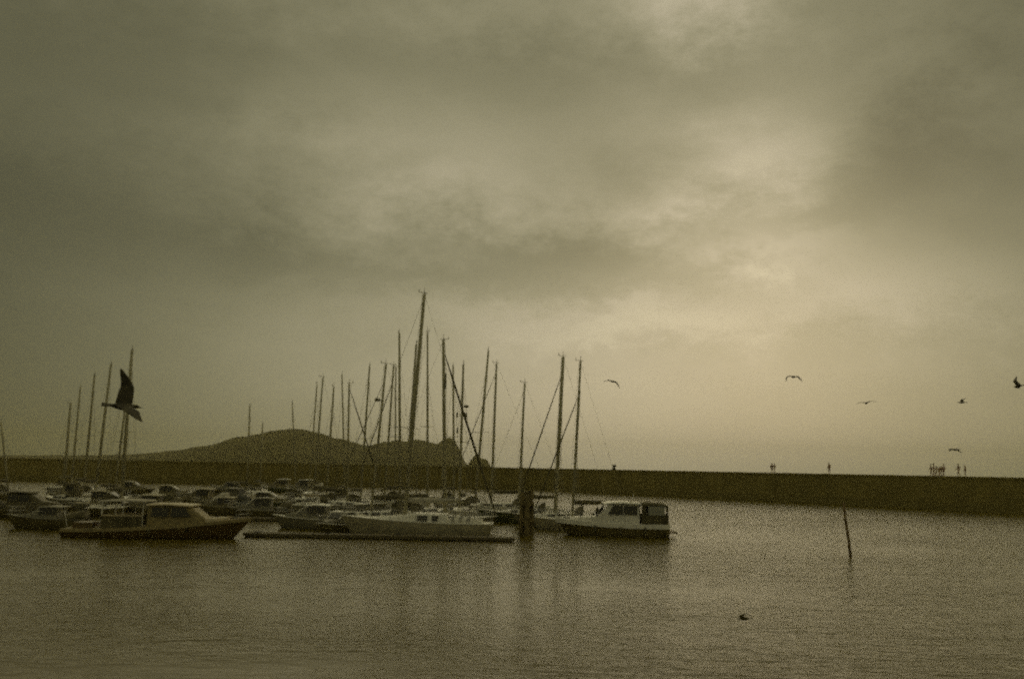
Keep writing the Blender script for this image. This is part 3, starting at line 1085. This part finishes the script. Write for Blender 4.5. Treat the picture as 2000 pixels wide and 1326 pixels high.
p = at(1028, 68.5)
dol = thing('mooring_dolphin', 'dark timber mooring dolphin of clustered piles between the big yacht and the motor cruiser', 'mooring piles', (p.x, p.y, 0))
for i, (x, y, lean, h) in enumerate(((-.36, 0, .08, 3.35), (.34, .1, -.06, 3.5), (0, .5, 0, 3.3), (0.02, -.4, .01, 3.1))):
    bm = bmesh.new()
    tube(bm, [(x - lean, y, -1.5), (x, y, h * .6), (x + lean * .6, y, h)], [.24, .22, .2], 10)
    link('pile', bm, 'pile', dol)
bm = bmesh.new()
box(bm, (0, .08, 2.45), (1.15, 1.2, .26))
link('crossbeam', bm, 'pile', dol)
bm = bmesh.new()
box(bm, (0, .08, 1.2), (1.1, 1.15, .24))
link('crossbeam', bm, 'pile', dol)

pw = on_z(1661, 1088)
pt = on_plane(1648, 981, pw.y)
bm = bmesh.new()
dv = (pt - pw)
tube(bm, [Vector(-dv * .3), Vector(dv * .3) + Vector((.02, 0, 0)), Vector(dv * .7) + Vector((-.03, 0, 0)), dv], [.10, .095, .09, .08], 8)
o = link('leaning_pole', bm, 'pole', None, True)
o.location = pw
tag(o, 'brown timber pole leaning in the open water before the breakwater', 'pole')


# ------------------------------------------------------------------ people and bollard on the pier
def person_mesh(kind):
    """A standing or walking figure grown from a skinned skeleton, 1.72 m tall."""
    st = {'stand': 0.03, 'walk': 0.22, 'wide': 0.12}[kind]
    J = {
        'pelvis': (0, 0, .93, .135), 'waist': (0, 0, 1.08, .125), 'chest': (.01, 0, 1.30, .155), 'neck': (.02, 0, 1.47, .06), 'head0': (.03, 0, 1.57, .085), 'head1': (.03, 0, 1.67, .08),
        'hipL': (0, .09, .88, .10), 'kneeL': (st * .8 + .03, .1, .49, .068), 'ankL': (st * .6, .1, .08, .045), 'toeL': (st * .6 + .17, .11, .035, .035),
        'hipR': (0, -.09, .88, .10), 'kneeR': (-st * .3 + .03, -.1, .49, .068), 'ankR': (-st * 1.3, -.1, .08, .045), 'toeR': (-st * 1.3 + .17, -.11, .035, .035),
        'shL': (0, .18, 1.40, .062), 'elL': (-st * .7 - .02, .24, 1.13, .048), 'wrL': (-st * .5 + .08, .23, .90, .035), 'haL': (-st * .5 + .12, .22, .80, .032),
        'shR': (0, -.18, 1.40, .062), 'elR': (st * .7 - .02, -.24, 1.13, .048), 'wrR': (st * .9 + .12, -.23, .91, .035), 'haR': (st * .9 + .17, -.22, .81, .032),
    }
    E = [('pelvis', 'waist'), ('waist', 'chest'), ('chest', 'neck'), ('neck', 'head0'), ('head0', 'head1'), ('pelvis', 'hipL'), ('hipL', 'kneeL'), ('kneeL', 'ankL'), ('ankL', 'toeL'),
         ('pelvis', 'hipR'), ('hipR', 'kneeR'), ('kneeR', 'ankR'), ('ankR', 'toeR'), ('chest', 'shL'), ('shL', 'elL'), ('elL', 'wrL'), ('wrL', 'haL'), ('chest', 'shR'), ('shR', 'elR'), ('elR', 'wrR'), ('wrR', 'haR')]
    names = list(J)
    me = bpy.data.meshes.new('body_skeleton')
    me.from_pydata([J[n][:3] for n in names], [(names.index(a), names.index(b)) for a, b in E], [])
    ob = bpy.data.objects.new('body_skeleton', me)
    COL.objects.link(ob)
    md = ob.modifiers.new('skin', 'SKIN')
    for i, n in enumerate(names):
        r = J[n][3]
        me.skin_vertices[0].data[i].radius = (r, r * (1.0 if 'chest' not in n else 1.0))
        me.skin_vertices[0].data[i].use_root = n == 'pelvis'
    sb = ob.modifiers.new('sub', 'SUBSURF')
    sb.levels = 1
    dg = bpy.context.evaluated_depsgraph_get()
    out = bpy.data.meshes.new_from_object(ob.evaluated_get(dg))
    bpy.data.objects.remove(ob)
    for p_ in out.polygons:
        p_.use_smooth = True
        c = p_.center
        p_.material_index = 0 if c.z > 1.47 or (c.z < .88 and abs(c.y) > .17) else (1 if c.z > .90 else 2)
    return out


BODY = {k: person_mesh(k) for k in ('stand', 'walk', 'wide')}


def hair_mesh():
    bm = bmesh.new()
    r = bmesh.ops.create_uvsphere(bm, u_segments=12, v_segments=8, radius=.115)
    bmesh.ops.delete(bm, geom=[v for v in bm.verts if v.co.z < -.03 or (v.co.x > .06 and v.co.z < .03)], context='VERTS')
    bmesh.ops.translate(bm, vec=(.02, 0, 1.66), verts=bm.verts)
    me = bpy.data.meshes.new('hair')
    bm.to_mesh(me)
    bm.free()
    me.materials.append(MAT['hair'])
    return me


HAIR = hair_mesh()


def person(px, kind, head, jacket, label, scale=1.0, off=.7, group='people walking on the breakwater'):
    p = on_pier(px, off)
    me = BODY[kind].copy()
    me.materials.clear()
    for k in ('skin', jacket, 'trousers'):
        me.materials.append(MAT[k])
    o = bpy.data.objects.new('person', me)
    COL.objects.link(o)
    o.location = p
    o.rotation_euler = (0, 0, R(head))
    o.scale = (scale,) * 3
    tag(o, label, 'person', group)
    share('hair', HAIR, o)


person(1508, 'stand', 60, 'jacket', 'person in dark clothes standing beside one in brown on the breakwater', .98, .7)
person(1513.5, 'walk', 200, 'jacket2', 'person in a brown jacket close beside another, alone as a pair on the wall', 1.0, 1.6)
person(1620.5, 'stand', 100, 'jacket', 'lone person standing on the breakwater above the leaning pole', 1.08, .7)
person(1820, 'walk', 180, 'jacket', 'person in dark clothes leading the cluster of walkers on the wall', 1.02, .8)
person(1825.5, 'wide', 150, 'jacket3', 'person in a red jacket second in the cluster of walkers', 1.12, 2.0)
person(1830.5, 'walk', 170, 'jacket', 'person in dark clothes in the middle of the cluster of walkers', .9, 1.2)
person(1835.5, 'stand', 20, 'jacket2', 'person in a brown jacket in the middle of the cluster of walkers', .88, 2.6)
person(1840, 'walk', 190, 'jacket', 'small person second from the end of the cluster of walkers', .86, .9)
person(1844.5, 'wide', 200, 'jacket', 'tall person closing the cluster of walkers at its landward end', 1.03, 1.5)
person(1873.5, 'walk', 175, 'jacket', 'tall person walking first of the pair behind the cluster', 1.06, .8)
person(1886.5, 'stand', 175, 'jacket2', 'person in a brown jacket last of all the walkers on the wall', .96, .9)

p = on_pier(1199, 1.0)
bol = thing('mooring_bollard', 'squat dark bollard standing alone on top of the breakwater', 'bollard', p)
bm = bmesh.new()
tube(bm, [(0, 0, 0), (0, 0, .15), (0, 0, .2)], [.5, .5, .36], 12)
link('base', bm, 'iron', bol)
bm = bmesh.new()
tube(bm, [(0, 0, .18), (0, 0, .5), (0, 0, .8)], [.36, .3, .34], 12)
link('stem', bm, 'iron', bol, True)
bm = bmesh.new()
tube(bm, [(0, 0, .78), (.06, 0, .84), (.08, 0, 1.0), (.08, 0, 1.08)], [.34, .48, .44, .25], 12)
link('cap', bm, 'iron', bol, True)


# ------------------------------------------------------------------ gulls
def gull_mesh(wl, wr, sweep=0.25, vox=0.011, chord=1.15):
    """A gull: +x forward, span along y. wl / wr = (inner dihedral, outer dihedral) in degrees for each wing."""
    bm = bmesh.new()
    prof = [(-.30, .012, 0), (-.24, .035, .0), (-.15, .065, 0), (-.02, .088, -.005), (.10, .085, -.005), (.18, .06, .012), (.225, .048, .028), (.265, .047, .035), (.30, .036, .032), (.325, .017, .026), (.36, .010, .02), (.38, .006, .012)]
    rings = []
    for x, r, z in prof:
        rings.append([(x, r * math.cos(a * math.pi / 6), z + r * .92 * math.sin(a * math.pi / 6)) for a in range(12)])
    loft(bm, rings)
    # tail fan
    loft(bm, [[(-.20, -.05, -.012), (-.20, .05, -.012), (-.20, .05, .016), (-.20, -.05, .016)], [(-.36, -.085, -.010), (-.36, .085, -.010), (-.36, .085, .010), (-.36, -.085, .010)],
              [(-.44, -.10, -.008), (-.44, .10, -.008), (-.44, .10, .008), (-.44, -.10, .008)]])
    for s, wing in ((1, wl), (-1, wr)):
        d1, d2 = wing[:2]
        sw = wing[2] if len(wing) > 2 else sweep
        fw = wing[3] if len(wing) > 3 else 1.0
        st = []
        p = Vector((.05, s * .04, .03))
        segs = [(0.0, d1, .21, 0.03 * fw), (.14, d1, .20, .05 * fw), (.30, d1, .19, .07 * fw), (.40, (d1 + d2) / 2, .17, .06 * fw), (.52, d2, .135, -sw * .35), (.64, d2, .095, -sw * .5), (.73, d2, .055, -sw * .55), (.79, d2, .018, -sw * .6)]
        last = 0.0
        pos = p.copy()
        for (l, d, ch, sx) in segs:
            ch = ch * chord
            step = l - last
            last = l
            pos = pos + Vector((sx * step / .16 if step else 0, s * math.cos(R(d)) * step, math.sin(R(d)) * step))
            nrm = Vector((0, -s * math.sin(R(d)), math.cos(R(d))))
            th = max(.011, .017 * ch / .2 + .004)
            ring = []
            for fx, ft in ((.35, .2), (.2, 1.0), (-.15, .9), (-.45, .6), (-.65, .3)):
                ring.append(pos + Vector((fx * ch, 0, 0)) + nrm * th * ft)
            for fx, ft in ((-.65, .3), (-.45, .6), (-.15, .9), (.2, 1.0), (.35, .2)):
                ring.append(pos + Vector((fx * ch, 0, 0)) - nrm * th * ft)
            st.append(ring)
        loft(bm, st)
    me = bpy.data.meshes.new('gull')
    bmesh.ops.recalc_face_normals(bm, faces=bm.faces)
    bm.to_mesh(me)
    bm.free()
    ob = bpy.data.objects.new('gull', me)
    COL.objects.link(ob)
    r = ob.modifiers.new('rm', 'REMESH')
    r.mode = 'VOXEL'
    r.voxel_size = vox
    r.use_smooth_shade = True
    dg = bpy.context.evaluated_depsgraph_get()
    out = bpy.data.meshes.new_from_object(ob.evaluated_get(dg))
    bpy.data.objects.remove(ob)
    bpy.data.meshes.remove(me)
    out.materials.append(MAT['gull'])
    return out


def gull(label, px, py, dist, wl, wr, yaw, pitch=0, rollb=0, sweep=.25, vox=.011, size=1.0, chord=1.15, mat='gull'):
    me = gull_mesh(wl, wr, sweep, vox, chord)
    me.materials[0] = MAT[mat]
    o = bpy.data.objects.new('seagull', me)
    COL.objects.link(o)
    o.location = on_plane(px, py, dist)
    o.rotation_mode = 'XYZ'
    o.rotation_euler = (R(rollb), R(pitch), R(yaw))
    o.scale = (size,) * 3
    tag(o, label, 'gull', 'gulls flying over the harbour')
    return o


gull('large near gull flying past the masts with one wing raised high', 241, 794, 15.0, (54, 66, .2, .1), (8, -4, -.12, 1.2), 27, 4, 26, .3, .007, .8, 1.65)
gull('gull with one wing bent sharply down, over the marina end', 1197, 745, 68, (8, -26), (-16, -66), 100, 0, 4, chord=1.7, size=1.05)
gull('gull with both wings arched down like a bracket, high over the wall', 1550, 736, 66, (4, -66), (4, -62), 92, 0, 0, chord=1.7, size=1.1)
gull('gliding gull seen as a thin line with wings held flat', 1692, 787, 66, (14, -14), (14, -18), 85, 0, -8)
gull('small gull tilting on its side over the pair of trailing walkers', 1879, 786, 84, (-20, -10), (50, 36), 130, 0, 10, chord=1.5, size=1.1)
gull('gull cut by the photo edge, wings half raised', 1990, 754, 54, (70, 100), (12, 0), 150, 12, 15, chord=1.6, size=.82)
gull('gull flying lowest in the air, just above the cluster of walkers', 1866, 878, 80, (6, -34), (8, -50), 115, 0, 0, chord=1.8, size=1.1)
gull('gull skimming low over the open water in front of the leaning pole', 1454, 1208, 27, (10, 20), (12, 0), 165, 6, 14, .4, .011, .56, chord=1.5, mat='palegull')

# ------------------------------------------------------------------ haze
bm = bmesh.new()
bmesh.ops.create_cube(bm, size=1.0)
bmesh.ops.scale(bm, vec=(4300, 2300, 76), verts=bm.verts)
bmesh.ops.translate(bm, vec=(0, 1060, 35), verts=bm.verts)
hm = bpy.data.materials.new('harbour_haze')
hm.use_nodes = True
ht = hm.node_tree
ht.nodes.clear()
pv = ht.nodes.new('ShaderNodeVolumePrincipled')
pv.inputs['Color'].default_value = (1.0, 0.9, 0.42, 1)
pv.inputs['Density'].default_value = 0.00024
ou = ht.nodes.new('ShaderNodeOutputMaterial')
ht.links.new(pv.outputs[0], ou.inputs['Volume'])
hz = link('haze', bm, hm)
hz['kind'] = 'stuff'
